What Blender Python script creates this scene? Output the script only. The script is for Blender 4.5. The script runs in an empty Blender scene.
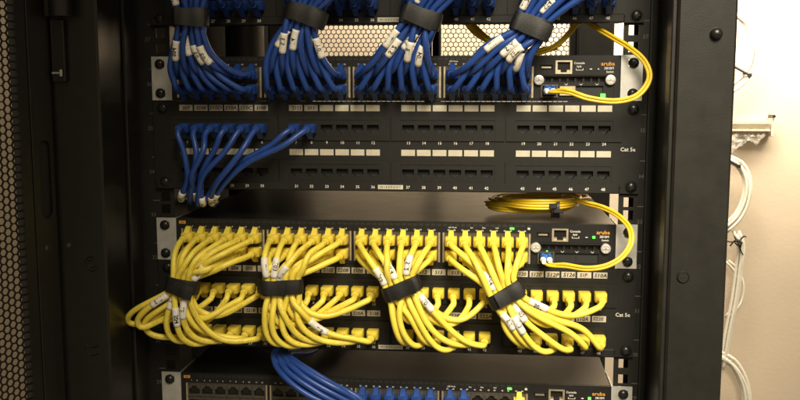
import bpy, bmesh, math, random
import numpy as np
from mathutils import Vector, Matrix

random.seed(7)
np.random.seed(7)
C = bpy.context.scene.collection
sc = bpy.context.scene

# ------------------------------------------------------------------ camera
# working units are millimetres: x to the right from the left edge of the 19 inch panels,
# y away from the viewer (0 = front of the panels), z up from the lower edge of the top panel
OX, OZ = -241.3, 1700.0
FOC, PIT, YAW = 900.0, 0.1234, 0.1018
CAM = np.array([340.9, -883.1, -61.4])
fw = np.array([-math.sin(YAW) * math.cos(PIT), math.cos(YAW) * math.cos(PIT), -math.sin(PIT)])
rt = np.cross(fw, [0, 0, 1.0]); rt /= np.linalg.norm(rt)
up = np.cross(rt, fw)


def world(p):
    return Vector(((p[0] + OX) * .001, p[1] * .001, (p[2] + OZ) * .001))


def W(u, v, y=0.0):
    """measured point of the photograph -> place in the rack at depth y (mm)"""
    d = fw + rt * (u - 400) / FOC + up * (200 - v) / FOC
    t = (y - CAM[1]) / d[1]
    return CAM + t * d


cam = bpy.data.cameras.new('camera')
cam.sensor_width = 36.0
cam.lens = FOC / 800 * 36.0
cam.clip_start = 0.01
cam.clip_end = 100
camo = bpy.data.objects.new('camera', cam)
C.objects.link(camo)
camo.location = world(CAM)
M3 = Matrix(((rt[0], up[0], -fw[0]), (rt[1], up[1], -fw[1]), (rt[2], up[2], -fw[2])))
camo.rotation_euler = M3.to_euler()
sc.camera = camo

# ------------------------------------------------------------------ light
wd = bpy.data.worlds.new('World')
sc.world = wd
wd.use_nodes = True
wd.node_tree.nodes['Background'].inputs[0].default_value = (1.0, .80, .52, 1)
wd.node_tree.nodes['Background'].inputs[1].default_value = 0.23


def lamp(name, loc, target, size, power, col, sy=None, spread=180):
    l = bpy.data.lights.new(name, 'AREA')
    l.energy = power
    l.color = col
    l.size = size
    l.spread = math.radians(spread)
    if sy:
        l.shape = 'RECTANGLE'; l.size_y = sy
    o = bpy.data.objects.new(name, l)
    C.objects.link(o)
    o.location = world(loc)
    o.rotation_euler = (world(target) - world(loc)).to_track_quat('-Z', 'Y').to_euler()
    return o


lamp('ceiling_lamp_front', (580, -820, 400), (475, 0, -305), .5, 3.05, (1, .89, .68), None, 48)
lamp('ceiling_lamp_behind_rack', (640, 700, 400), (640, 1000, 190), 1.15, 38, (1, .87, .67), .3)
sc.view_settings.view_transform = 'Standard'
sc.view_settings.look = 'None'
sc.view_settings.exposure = 0
sc.view_settings.gamma = 1

# ------------------------------------------------------------------ materials


def mat(name, col, rough=.5, metal=0.0, noise=0.0, nscale=400, bump=0.0, bscale=1500, emit=None, spec=None, coat=0,
        trans=0, alpha=None, sub=0):
    m = bpy.data.materials.new(name)
    m.use_nodes = True
    nt = m.node_tree
    b = nt.nodes['Principled BSDF']
    b.inputs['Base Color'].default_value = (*col, 1)
    b.inputs['Roughness'].default_value = rough
    b.inputs['Metallic'].default_value = metal
    if spec is not None:
        b.inputs['Specular IOR Level'].default_value = spec
    if coat:
        b.inputs['Coat Weight'].default_value = coat
    if trans:
        b.inputs['Transmission Weight'].default_value = trans
    if alpha is not None:
        b.inputs['Alpha'].default_value = alpha
    if sub:
        b.inputs['Subsurface Weight'].default_value = sub
        b.inputs['Subsurface Radius'].default_value = (.004, .003, .001)
    if emit:
        b.inputs['Emission Color'].default_value = (*emit[0], 1)
        b.inputs['Emission Strength'].default_value = emit[1]
    geo = nt.nodes.new('ShaderNodeNewGeometry')
    if noise:
        n = nt.nodes.new('ShaderNodeTexNoise')
        n.inputs['Scale'].default_value = nscale
        n.inputs['Detail'].default_value = 5
        nt.links.new(geo.outputs['Position'], n.inputs['Vector'])
        r = nt.nodes.new('ShaderNodeMapRange')
        r.inputs['From Min'].default_value = .3
        r.inputs['From Max'].default_value = .7
        r.inputs['To Min'].default_value = 1 - noise
        r.inputs['To Max'].default_value = 1 + noise
        nt.links.new(n.outputs['Fac'], r.inputs['Value'])
        mx = nt.nodes.new('ShaderNodeVectorMath')
        mx.operation = 'SCALE'
        mx.inputs[0].default_value = col
        nt.links.new(r.outputs[0], mx.inputs['Scale'])
        nt.links.new(mx.outputs[0], b.inputs['Base Color'])
        r2 = nt.nodes.new('ShaderNodeMapRange')
        r2.inputs['To Min'].default_value = max(.05, rough - noise * .35)
        r2.inputs['To Max'].default_value = min(1, rough + noise * .35)
        nt.links.new(n.outputs['Fac'], r2.inputs['Value'])
        nt.links.new(r2.outputs[0], b.inputs['Roughness'])
    if bump:
        n = nt.nodes.new('ShaderNodeTexNoise')
        n.inputs['Scale'].default_value = bscale
        n.inputs['Detail'].default_value = 3
        nt.links.new(geo.outputs['Position'], n.inputs['Vector'])
        bp = nt.nodes.new('ShaderNodeBump')
        bp.inputs['Strength'].default_value = bump
        bp.inputs['Distance'].default_value = .001
        nt.links.new(n.outputs['Fac'], bp.inputs['Height'])
        nt.links.new(bp.outputs[0], b.inputs['Normal'])
    return m


def jacket(name, col, ink, rough):
    """cable jacket: slightly waxy plastic with a line of small printed characters along it"""
    m = mat(name, col, rough, noise=.10, nscale=90, bump=.12, bscale=300, sub=0)
    nt = m.node_tree
    b = nt.nodes['Principled BSDF']
    src = b.inputs['Base Color'].links[0].from_socket
    uv = nt.nodes.new('ShaderNodeUVMap')
    sx = nt.nodes.new('ShaderNodeSeparateXYZ')
    nt.links.new(uv.outputs[0], sx.inputs[0])

    def mth(op, a, b_=None):
        n = nt.nodes.new('ShaderNodeMath'); n.operation = op
        if hasattr(a, 'links'): nt.links.new(a, n.inputs[0])
        else: n.inputs[0].default_value = a
        if b_ is not None:
            if hasattr(b_, 'links'): nt.links.new(b_, n.inputs[1])
            else: n.inputs[1].default_value = b_
        return n.outputs[0]
    band = mth('LESS_THAN', mth('ABSOLUTE', mth('SUBTRACT', sx.outputs[0], .5)), .065)
    n1 = nt.nodes.new('ShaderNodeTexNoise'); n1.noise_dimensions = '2D'
    mp = nt.nodes.new('ShaderNodeMapping'); mp.inputs['Scale'].default_value = (14, 850, 1)
    nt.links.new(uv.outputs[0], mp.inputs[0]); nt.links.new(mp.outputs[0], n1.inputs['Vector'])
    n1.inputs['Scale'].default_value = 1
    n2 = nt.nodes.new('ShaderNodeTexNoise'); n2.noise_dimensions = '1D'
    n2.inputs['Scale'].default_value = 55
    nt.links.new(sx.outputs[1], n2.inputs['W'])
    f = mth('MULTIPLY', mth('MULTIPLY', band, mth('GREATER_THAN', n1.outputs['Fac'], .50)),
            mth('GREATER_THAN', n2.outputs['Fac'], .46))
    mx = nt.nodes.new('ShaderNodeMix'); mx.data_type = 'RGBA'
    nt.links.new(mth('MULTIPLY', f, .45), mx.inputs['Factor'])
    nt.links.new(src, mx.inputs['A']); mx.inputs['B'].default_value = (*ink, 1)
    nt.links.new(mx.outputs['Result'], b.inputs['Base Color'])
    return m


def sleeve_mat(name):
    """white wrap-around label with handwritten strokes"""
    m = mat(name, (.78, .74, .66), .5, noise=.06, nscale=200)
    return m


M = {}
M['rack'] = mat('rack_black_paint', (.0112, .0105, .0088), .36, spec=.5, noise=.12, nscale=60, bump=.10, bscale=900)
M['matte'] = mat('inner_black_matt', (.012, .012, .011), .95, spec=.1)
M['rail'] = mat('rail_black_paint', (.012, .0115, .010), .5, spec=.3, noise=.12, nscale=80, bump=.10, bscale=900)
M['panel'] = mat('panel_black_plastic', (.0105, .010, .0088), .55, spec=.3, noise=.10, nscale=120, bump=.08, bscale=1200)
M['module'] = mat('module_black_plastic', (.0115, .011, .0095), .5, spec=.3, noise=.08, nscale=200)
M['inside'] = mat('jack_inner_black', (.009, .009, .008), .6)
M['case'] = mat('switch_case_paint', (.010, .0096, .0088), .32, spec=.35, noise=.15, nscale=40, bump=.05, bscale=1500)
M['face'] = mat('switch_face_black', (.011, .0105, .010), .45, spec=.3, noise=.08, nscale=150)
M['steel'] = mat('bracket_steel', (.60, .59, .56), .46, metal=.6, noise=.16, nscale=60, bump=.05, bscale=700)
M['shield'] = mat('port_shield_metal', (.62, .53, .38), .4, metal=.85, noise=.12, nscale=200)
M['chrome'] = mat('screw_chrome', (.80, .78, .74), .3, metal=.7, noise=.1, nscale=500)
M['bscrew'] = mat('screw_black', (.02, .02, .02), .3, metal=.5)
M['shieldd'] = mat('port_face_dark_metal', (.085, .076, .06), .5, metal=.5, noise=.2, nscale=300)
M['contact'] = mat('gold_contact', (.8, .58, .22), .3, metal=1)
M['yellow'] = jacket('yellow_jacket', (.84, .68, .085), (.28, .18, .02), .42)
M['yplug'] = mat('yellow_boot_rubber', (.80, .63, .075), .45, noise=.1, nscale=120, bump=.08, bscale=500)
M['blue'] = jacket('blue_jacket', (.015, .054, .25), (.07, .12, .36), .40)
M['bplug'] = mat('blue_boot_rubber', (.014, .050, .225), .42, noise=.12, nscale=120, bump=.08, bscale=500)
M['fiber'] = jacket('fibre_jacket', (.78, .53, .03), (.2, .12, .01), .33)
M['velcro'] = mat('black_hook_strap', (.008, .0078,   .0075), .5, noise=.3, nscale=500, bump=.3, bscale=1500)
M['sleeve'] = sleeve_mat('white_cable_label')
M['paper'] = mat('label_paper', (.48, .44, .345), .7, noise=.10, nscale=120)
M['paperu'] = mat('label_paper_used', (.43, .385, .30), .7, noise=.14, nscale=120)
M['ink'] = mat('handwriting_ink', (.02, .02, .022), .6)
M['white'] = mat('white_print', (.62, .60, .55), .6)
M['dim'] = mat('grey_rail_print', (.085, .082, .075), .6)
M['orange'] = mat('orange_print', (.62, .27, .03), .55)
M['led'] = mat('green_led', (.05, .6, .05), .4, emit=((.10, 1, .06), 2.6))
M['ledoff'] = mat('clear_led', (.55, .55, .5), .3)
M['lcblue'] = mat('blue_fibre_connector', (.03, .12, .45), .4)
M['lcwhite'] = mat('white_fibre_boot', (.8, .78, .72), .5)
M['wall'] = mat('cream_wall_paint', (.66, .555, .43), .85, noise=.05, nscale=6, bump=.25, bscale=120)
M['wcable'] = mat('white_cable_jacket', (.78, .74, .64), .5, noise=.06, nscale=60)
M['wblock'] = mat('white_block_plastic', (.70, .64, .52), .5, noise=.08, nscale=120)
M['bag'] = mat('thin_clear_plastic', (.85, .82, .75), .25, alpha=.3)
M['tie'] = mat('black_cable_tie', (.02, .018, .016), .45)

# ------------------------------------------------------------------ mesh helpers
ORG = {}          # world position (mm) of every object's origin


class MB:
    def __init__(s):
        s.v = []; s.f = []; s.m = []; s.uv = None

    def add(s, verts, faces, mi=0):
        o = len(s.v)
        s.v += [tuple(map(float, p)) for p in verts]
        s.f += [tuple(i + o for i in f) for f in faces]
        s.m += [mi] * len(faces)

    def box(s, x0, x1, y0, y1, z0, z1, c=0.0, mi=0):
        if c <= 0:
            v = [(x, y, z) for x in (x0, x1) for y in (y0, y1) for z in (z0, z1)]
            s.add(v, [(0, 1, 3, 2), (4, 6, 7, 5), (0, 4, 5, 1), (2, 3, 7, 6), (0, 2, 6, 4), (1, 5, 7, 3)], mi)
            return
        v = []; idx = {}
        for sx in (0, 1):
            for sy in (0, 1):
                for sz in (0, 1):
                    X = (x0, x1)[sx]; Y = (y0, y1)[sy]; Z = (z0, z1)[sz]
                    dx = c if sx == 0 else -c; dy = c if sy == 0 else -c; dz = c if sz == 0 else -c
                    for k, p in enumerate(((X, Y + dy, Z + dz), (X + dx, Y, Z + dz), (X + dx, Y + dy, Z))):
                        idx[(sx, sy, sz, k)] = len(v); v.append(p)
        I = lambda a, b, d, k: idx[(a, b, d, k)]
        f = []
        for a in (0, 1):
            q = [I(a, 0, 0, 0), I(a, 1, 0, 0), I(a, 1, 1, 0), I(a, 0, 1, 0)]; f.append(q if a else q[::-1])
            q = [I(0, a, 0, 1), I(0, a, 1, 1), I(1, a, 1, 1), I(1, a, 0, 1)]; f.append(q if a else q[::-1])
            q = [I(0, 0, a, 2), I(1, 0, a, 2), I(1, 1, a, 2), I(0, 1, a, 2)]; f.append(q if a else q[::-1])
        for a in (0, 1):
            for b in (0, 1):
                q = [I(a, b, 0, 0), I(a, b, 1, 0), I(a, b, 1, 1), I(a, b, 0, 1)]; f.append(q if a == b else q[::-1])
                q = [I(a, 0, b, 0), I(a, 0, b, 2), I(a, 1, b, 2), I(a, 1, b, 0)]; f.append(q if a == b else q[::-1])
                q = [I(0, a, b, 1), I(1, a, b, 1), I(1, a, b, 2), I(0, a, b, 2)]; f.append(q if a == b else q[::-1])
        for a in (0, 1):
            for b in (0, 1):
                for d in (0, 1):
                    q = [I(a, b, d, 0), I(a, b, d, 1), I(a, b, d, 2)]
                    f.append(q if (a + b + d) % 2 else q[::-1])
        s.add(v, f, mi)

    def plate(s, x0, x1, z0, z1, y0, y1, holes, mi=0):
        """plate in the xz plane with real rectangular openings (x0,x1,z0,z1)"""
        xs = sorted({x0, x1, *[h[0] for h in holes], *[h[1] for h in holes]})
        zs = sorted({z0, z1, *[h[2] for h in holes], *[h[3] for h in holes]})

        def solid(i, j):
            if i < 0 or j < 0 or i >= len(xs) - 1 or j >= len(zs) - 1: return False
            cx = (xs[i] + xs[i + 1]) / 2; cz = (zs[j] + zs[j + 1]) / 2
            return not any(h[0] < cx < h[1] and h[2] < cz < h[3] for h in holes)
        nx, nz = len(xs), len(zs)
        v = [(x, y0, z) for x in xs for z in zs] + [(x, y1, z) for x in xs for z in zs]
        F = lambda i, j: i * nz + j
        B = lambda i, j: nx * nz + i * nz + j
        f = []
        for i in range(nx - 1):
            for j in range(nz - 1):
                if not solid(i, j): continue
                f.append((F(i, j), F(i + 1, j), F(i + 1, j + 1), F(i, j + 1)))
                f.append((B(i, j), B(i, j + 1), B(i + 1, j + 1), B(i + 1, j)))
                if not solid(i - 1, j): f.append((F(i, j), F(i, j + 1), B(i, j + 1), B(i, j)))
                if not solid(i + 1, j): f.append((F(i + 1, j), B(i + 1, j), B(i + 1, j + 1), F(i + 1, j + 1)))
                if not solid(i, j - 1): f.append((F(i, j), B(i, j), B(i + 1, j), F(i + 1, j)))
                if not solid(i, j + 1): f.append((F(i, j + 1), F(i + 1, j + 1), B(i + 1, j + 1), B(i, j + 1)))
        s.add(v, f, mi)

    def lathe(s, cx, cz, prof, n=16, mi=0, y=0):
        """revolve (radius, y) profile about the y axis through (cx,cz)"""
        v = []; f = []
        for r, yy in prof:
            for k in range(n):
                a = 2 * math.pi * k / n
                v.append((cx + r * math.cos(a), y + yy, cz + r * math.sin(a)))
        for i in range(len(prof) - 1):
            for k in range(n):
                k2 = (k + 1) % n
                f.append((i * n + k, i * n + k2, (i + 1) * n + k2, (i + 1) * n + k))
        f.append(tuple(range(n))[::-1]); f.append(tuple((len(prof) - 1) * n + k for k in range(n)))
        s.add(v, f, mi)

    def cylz(s, cx, cy, r, z0, z1, n=16, mi=0):
        v = [(cx + r * math.cos(2 * math.pi * k / n), cy + r * math.sin(2 * math.pi * k / n), z) for z in (z0, z1) for k in range(n)]
        f = [(k, (k + 1) % n, n + (k + 1) % n, n + k) for k in range(n)]
        f += [tuple(range(n))[::-1], tuple(range(n, 2 * n))]
        s.add(v, f, mi)

    def text(s, t, x, z, size, y, mi=0, align=0, sx=1.0):
        v, f, w = glyphs(t)
        off = -w / 2 if align == 0 else (0 if align < 0 else -w)
        s.add([(x + (p[0] + off) * size * sx, y, z + (p[1] - .36) * size) for p in v], f, mi)


_gl = {}


def glyphs(t, bold=.012, shear=0):
    if t in _gl: return _gl[t]
    cu = bpy.data.curves.new('t', 'FONT'); cu.body = t; cu.size = 1; cu.resolution_u = 2; cu.offset = .028 if t[0] == 'S' and t[1:2].isdigit() else bold; cu.shear = .18 if t[0] == 'S' and t[1:2].isdigit() else 0
    o = bpy.data.objects.new('t', cu); C.objects.link(o)
    bpy.context.view_layer.update()
    me = o.to_mesh()
    v = [(p.co.x, p.co.y) for p in me.vertices]
    f = [tuple(p.vertices) for p in me.polygons]
    o.to_mesh_clear()
    w = max([p[0] for p in v] or [0])
    bpy.data.objects.remove(o); bpy.data.curves.remove(cu)
    _gl[t] = (v, f, w)
    return _gl[t]


def mesh(mb, name, mats, origin=(0, 0, 0), smooth=False, fix=True):
    me = bpy.data.meshes.new(name)
    ox, oy, oz = origin
    me.from_pydata([((p[0] - ox) * .001, (p[1] - oy) * .001, (p[2] - oz) * .001) for p in mb.v], [], mb.f)
    for m in (mats if isinstance(mats, (list, tuple)) else [mats]):
        me.materials.append(M[m])
    me.polygons.foreach_set('material_index', mb.m)
    if mb.uv is not None:
        l = me.uv_layers.new(name='UVMap')
        l.data.foreach_set('uv', np.asarray(mb.uv, np.float32).ravel())
    if smooth:
        me.polygons.foreach_set('use_smooth', [True] * len(me.polygons))
    if fix and mb.uv is None:
        bm = bmesh.new(); bm.from_mesh(me)
        bmesh.ops.recalc_face_normals(bm, faces=bm.faces)
        bm.to_mesh(me); bm.free()
    me.update()
    return me


def put(name, data, pos, parent=None, rot=None):
    o = bpy.data.objects.new(name, data)
    C.objects.link(o)
    pos = np.array(pos, float)
    ORG[o] = pos
    if parent is None:
        o.location = world(pos)
    else:
        o.parent = parent
        o.location = Vector(tuple((pos - ORG[parent]) * .001))
    if rot is not None:
        o.rotation_euler = rot
    return o


def part(name, mb, mats, parent=None, smooth=False, label=None, fix=True, origin=None):
    a = np.array(mb.v)
    c = (a.min(0) + a.max(0)) / 2 if origin is None else np.array(origin, float)
    o = put(name, mesh(mb, name, mats, c, smooth, fix), c, parent)
    if label: o['label'] = label
    if name in ('unit_numbers', 'face_print', 'port_numbers', 'module_print'): o['kind'] = 'stuff'
    return o


def thing(name, pos, label, cat, group=None):
    o = put(name, None, pos)
    o.empty_display_size = .02
    tag(o, label, cat, group)
    return o


def tag(o, label, cat, group=None):
    o['label'] = label; o['category'] = cat
    if group: o['group'] = group
    return o


def structure(name, mb, mats):
    o = part(name, mb, mats); o['kind'] = 'structure'
    return o


def ang_smooth(o, deg=40):
    me = o.data
    me.polygons.foreach_set('use_smooth', [True] * len(me.polygons))
    try:
        me.set_sharp_from_angle(angle=math.radians(deg))
    except Exception:
        pass


RC = 2.95      # cable radius

# ------------------------------------------------------------------ splines and tubes


def spline(pts, step=4.0):
    P = np.array(pts, float)
    P = np.vstack([2 * P[0] - P[1], P, 2 * P[-1] - P[-2]])
    out = []
    for i in range(1, len(P) - 2):
        p0, p1, p2, p3 = P[i - 1:i + 3]
        t0 = 0.; t1 = t0 + max(1e-3, np.linalg.norm(p1 - p0)) ** .5
        t2 = t1 + max(1e-3, np.linalg.norm(p2 - p1)) ** .5; t3 = t2 + max(1e-3, np.linalg.norm(p3 - p2)) ** .5
        n = max(2, int(np.linalg.norm(p2 - p1) / 1.5))
        for t in np.linspace(t1, t2, n, endpoint=False):
            A1 = (t1 - t) / (t1 - t0) * p0 + (t - t0) / (t1 - t0) * p1
            A2 = (t2 - t) / (t2 - t1) * p1 + (t - t1) / (t2 - t1) * p2
            A3 = (t3 - t) / (t3 - t2) * p2 + (t - t2) / (t3 - t2) * p3
            B1 = (t2 - t) / (t2 - t0) * A1 + (t - t0) / (t2 - t0) * A2
            B2 = (t3 - t) / (t3 - t1) * A2 + (t - t1) / (t3 - t1) * A3
            out.append((t2 - t) / (t2 - t1) * B1 + (t - t1) / (t2 - t1) * B2)
    out.append(P[-2])
    return resample(np.array(out), step)


def resample(Q, step):
    d = np.r_[0, np.cumsum(np.linalg.norm(np.diff(Q, axis=0), axis=1))]
    n = max(3, int(round(d[-1] / step)) + 1)
    s = np.linspace(0, d[-1], n)
    return np.stack([np.interp(s, d, Q[:, k]) for k in range(3)], 1)


def tube(Q, r, n=10, phase=0.0, roff=None):
    """smooth tube along Q with uv (around, metres along)"""
    mb = MB()
    T = np.gradient(Q, axis=0); T /= np.linalg.norm(T, axis=1)[:, None] + 1e-9
    N = np.zeros_like(Q)
    a = np.array([0, -1.0, 0])
    a = a - T[0] * (a @ T[0])
    if np.linalg.norm(a) < .2: a = np.array([1.0, 0, 0]) - T[0] * T[0][0]
    a /= np.linalg.norm(a)
    for i in range(len(Q)):
        a = a - T[i] * (a @ T[i]); a /= np.linalg.norm(a) + 1e-9
        N[i] = a
    B = np.cross(T, N)
    an = np.linspace(0, 2 * math.pi, n, endpoint=False) + phase
    R = np.broadcast_to(np.asarray(r, float), (len(Q),))
    V = Q[:, None] + R[:, None, None] * (np.cos(an)[None, :, None] * N[:, None] + np.sin(an)[None, :, None] * B[:, None])
    m = len(Q)
    mb.v = [tuple(p) for p in V.reshape(-1, 3)]
    f = []; uv = []
    L = np.r_[0, np.cumsum(np.linalg.norm(np.diff(Q, axis=0), axis=1))] * .001
    u0 = (random.random() if roff is None else roff)
    for i in range(m - 1):
        for k in range(n):
            k2 = (k + 1) % n
            f.append((i * n + k, (i + 1) * n + k, (i + 1) * n + k2, i * n + k2))
            a0 = k / n; a1 = (k + 1) / n
            uv += [(a0, L[i] + u0 * 0), (a0, L[i + 1]), (a1, L[i + 1]), (a1, L[i])]
    f.append(tuple(range(n))); uv += [(0, 0)] * n
    f.append(tuple((m - 1) * n + k for k in range(n))[::-1]); uv += [(0, 0)] * n
    uv = [(x, y + u0 * 3) for x, y in uv]
    mb.f = f; mb.m = [0] * len(f); mb.uv = uv
    return mb


def relax(paths, r, iters=70, pin=None, ymax=-5.0, ybody=None):
    """push cables of one bundle apart until they only touch; ends and pinned indices stay"""
    n = [len(p) for p in paths]
    X = np.vstack(paths)
    cid = np.repeat(np.arange(len(paths)), n)
    fixed = np.zeros(len(X), bool)
    s = 0
    bounds = []
    for k, m in enumerate(n):
        fixed[s:s + 4] = True; fixed[s + m - 4:s + m] = True
        if pin is not None:
            i = pin[k]
            fixed[s + max(0, i - 2):s + i + 3] = True
        bounds.append((s, s + m)); s += m
    same = cid[:, None] == cid[None, :]
    for it in range(iters):
        D = X[:, None] - X[None, :]
        d = np.sqrt((D ** 2).sum(-1)) + 1e-6
        ov = np.clip(2 * r - d, 0, None); ov[same] = 0
        mv = (D / d[..., None] * (ov * .28)[..., None]).sum(1)
        l = np.linalg.norm(mv, axis=1, keepdims=True)
        mv *= np.minimum(1, 1.5 / (l + 1e-9))
        mv[fixed] = 0
        X = X + mv
        Y = X.copy()
        for a, b in bounds:
            Y[a + 1:b - 1] = .5 * X[a + 1:b - 1] + .25 * (X[a:b - 2] + X[a + 2:b])
        Y[fixed] = X[fixed]
        X = .65 * X + .35 * Y
        free = ~fixed
        X[free, 1] = np.minimum(X[free, 1], ymax)
    return [X[a:b] for a, b in bounds]


# ------------------------------------------------------------------ setting: the walls that show
mb = MB(); mb.box(-2400, 2600, 1000, 1040, -1700, 1100)
structure('wall_back', mb, 'wall')

# ------------------------------------------------------------------ the rack
U = 44.45
rack = thing('server_rack', (241, 400, -1700), 'tall black open network rack cabinet holding the panels and switches', 'rack')
ZB, ZT = -1690.0, 330.0

for side in (0, 1):
    mb = MB()
    if side == 0:
        mb.box(-66, -17, -86, 4, ZB, ZT, 2.0)
    else:
        mb.box(496, 545, -90, 4, ZB, ZT, 2.0)
    post = part('front_post', mb, 'rack', rack)
    mb = MB()
    if side == 0:
        mb.box(-16.8, -13.5, -33, -3, ZB + 2, ZT - 2, .8)
    else:
        mb.box(491.5, 495.8, -88, -68, ZB + 2, ZT - 2, 1.0)
    part('flange', mb, 'rack', post)
    if side == 1:
        for (u, v) in ((716, 34), (683, 277)):
            p = W(u, v, -90)
            mb = MB()
            if v > 100:
                mb.lathe(p[0], p[2], [(5.4, -90), (5.4, -90.8), (4.6, -91.6), (4.2, -91.0), (.4, -91.0)], 20)
                mb.box(p[0] - 3, p[0] + 3, -91.4, -90.9, p[2] - .5, p[2] + .5)
                ang_smooth(part('screw', mb, 'rack', post), 50)
                continue
            mb.lathe(p[0], p[2], [(5.2, -90), (5.2, -92), (4.6, -94.2), (2.8, -95.6), (.4, -96)], 20)
            mb.box(p[0] - 2.6, p[0] + 2.6, -96.4, -95.2, p[2] - .5, p[2] + .5)
            ang_smooth(part('screw', mb, 'bscrew', post), 50)
    else:
        for (u, v, rr) in ((69, 245, 1.6), (92, 264, 0)):
            p = W(u, v, -86)
            mb = MB()
            if rr:
                mb.lathe(p[0], p[2], [(2.4, -86), (2.2, -87.5), (.5, -88)], 12)
                ang_smooth(part('rivet', mb, 'shieldd', post))
            else:
                for a, b in ((7.2, 6.2), (4.2, 3.0)):
                    n = 24
                    v_ = [(p[0] + q * math.cos(t * 2 * math.pi / n), -86.0 - h, p[2] + q * math.sin(t * 2 * math.pi / n))
                          for q, h in ((a, 0), ((a + b) / 2, .8), (b, 0)) for t in range(n)]
                    mb.add(v_, [(i * n + t, i * n + (t + 1) % n, (i + 1) * n + (t + 1) % n, (i + 1) * n + t) for i in range(2) for t in range(n)])
                ang_smooth(part('lock_ring', mb, 'rack', post))
        for v in (347, 355):
            p = W(93, v, -86); n = 12
            mb = MB()
            v_ = []
            for t in range(n + 1):
                a = math.radians(195 + 130 * t / n)
                for q, h in ((7.6, 0), (6.9, 1.0), (6.2, 0)):
                    v_.append((p[0] + q * math.cos(a), -86 - h, p[2] + 5 + q * .8 * math.sin(a)))
            mb.add(v_, [(t * 3 + i, t * 3 + i + 1, t * 3 + i + 4, t * 3 + i + 3) for t in range(n) for i in range(2)])
            ang_smooth(part('keyhole_rim', mb, 'rack', post))

# mounting rails with their square holes, three to a rack unit
for side in (0, 1):
    cx = 8.75 if side == 0 else 473.85
    x0, x1 = (-16.8, 18.2) if side == 0 else (464.4, 490.0)
    holes = []
    for n in range(-11, 6):
        for k in range(3):
            zc = -U * (n * -1) + [-6.35, -22.225, -38.1][k]
            if -560 < zc < 180:
                holes.append((cx - 4.75, cx + 4.75, zc - 4.75, zc + 4.75))
    mb = MB()
    mb.plate(x0, x1, ZB + 4, ZT - 4, 4.0, 6.2, holes)
    # folded edges of the rail
    if side == 0:
        mb.box(x1 - 2.0, x1, 6.2, 42, ZB + 4, ZT - 4)
    else:
        mb.box(x1 - 2.0, x1, 6.2, 30, ZB + 4, ZT - 4)
        mb.box(x1 - 1.6, x1, -1.5, 4.0, ZB + 4, ZT - 4)
        mb.box(x1 - 12, 520, 30.5, 32.5, ZB + 4, ZT - 4)
    rail = part('mounting_rail', mb, 'rail', rack)
    mb = MB()
    for n in range(26, 42):
        zc = (n - 37) * U - 12.5
        xx = (-4.5 if side == 0 else 485.2)
        if -480 < zc < 120:
            mb.text(str(n), xx - .4, zc, 5.6, 3.9)
            mb.box(xx - (0 if side == 0 else 3.0), xx + (7 if side == 0 else 3.0), 3.85, 3.95, zc + 14.4, zc + 15.2)
    part('unit_numbers', mb, 'dim', rail, fix=False)

# rear posts, left side panel
for x0, x1 in ((-66, -8), (489, 552)):
    mb = MB(); mb.box(x0, x1, 745, 800, ZB, ZT, 2)
    if x0 > 0:
        mb.box(x0 - 12, x0 - .2, 770, 798, ZB, ZT, 1)
    part('rear_post', mb, 'rack', rack)
mb = MB(); mb.box(-70, -66.4, -60, 790, ZB, ZT, .8)
part('side_panel', mb, 'matte', rack)
mb = MB(); mb.cylz(-20, 420, 28, ZB, ZT, 24)
ang_smooth(part('cable_duct', mb, 'rail', rack))
mb = MB(); mb.box(-66, 552, -60, 800, ZT, ZT + 4, .8)
part('roof', mb, 'rack', rack)


def hexmesh(w, h, pitch, hole, th):
    """perforated sheet: hexagonal holes on a staggered grid, local coords x 0..w, z 0..h"""
    mb = MB()
    R = pitch / math.sqrt(3)               # hexagon cell radius, flat sides left and right
    cw = pitch; rh = 1.5 * R
    nx = int(w / cw); nz = int(h / rh)
    ca = [(math.cos(math.radians(30 + 60 * k)), math.sin(math.radians(30 + 60 * k))) for k in range(6)]
    v = []; f = []
    ri = hole / math.sqrt(3) 
    for j in range(nz):
        for i in range(nx):
            cx = (i + .5 + (.5 if j % 2 else 0)) * cw; cz = (j + .7) * rh
            o = len(v)
            for q, y in ((R, 0), (ri, 0), (ri, th), (R, th)):
                for a, b in ca:
                    v.append((cx + q * a, y, cz + q * b))
            for k in range(6):
                k2 = (k + 1) % 6
                f.append((o + k, o + k2, o + 6 + k2, o + 6 + k))
                f.append((o + 6 + k, o + 6 + k2, o + 12 + k2, o + 12 + k))
                f.append((o + 12 + k, o + 12 + k2, o + 18 + k2, o + 18 + k))
    mb.v = v; mb.f = f; mb.m = [0] * len(f)
    return mb, nx * cw, nz * rh


# rear double doors, perforated
for k, (x0, x1) in enumerate(((2, 214), (245, 487))):
    z0, z1 = -760, 300
    mb = MB()
    mb.plate(x0 - (26 if k == 0 else 30), x1 + (27 if k == 0 else 24), z0 - 40, z1 + 20, 802, 812, [(x0, x1, z0, z1)])
    door = part('rear_door', mb, 'rack', rack)
    hm, ww, hh = hexmesh(x1 - x0 - 4, z1 - z0, 9.4, 7.9, 1.2)
    hm.v = [(p[0] + x0 - 1, p[1] + 806, p[2] + z0) for p in hm.v]
    o = part('perforated_sheet', hm, 'rail', door, fix=False)
    o['kind'] = 'stuff'
    if k == 1:
        mb = MB(); mb.box(x0 - 17, x0 - 15.6, 800.6, 802, z0, z1)
        part('door_edge_strip', mb, 'steel', door)

# front door, swung open past ninety degrees at the left
DA = math.radians(25)
dirx, diry = -math.sin(DA), -math.cos(DA)      # from hinge towards the free edge
hx, hy = -61.0, -91.0
door = put('front_door', None, (hx, hy, -1600), rack)
door.empty_display_size = .02


def door_pt(s, t, z):
    """s along the door from the hinge, t thickness away from its inner face, z up"""
    return (hx + dirx * s + diry * t, hy + diry * s - dirx * t, z)


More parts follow.
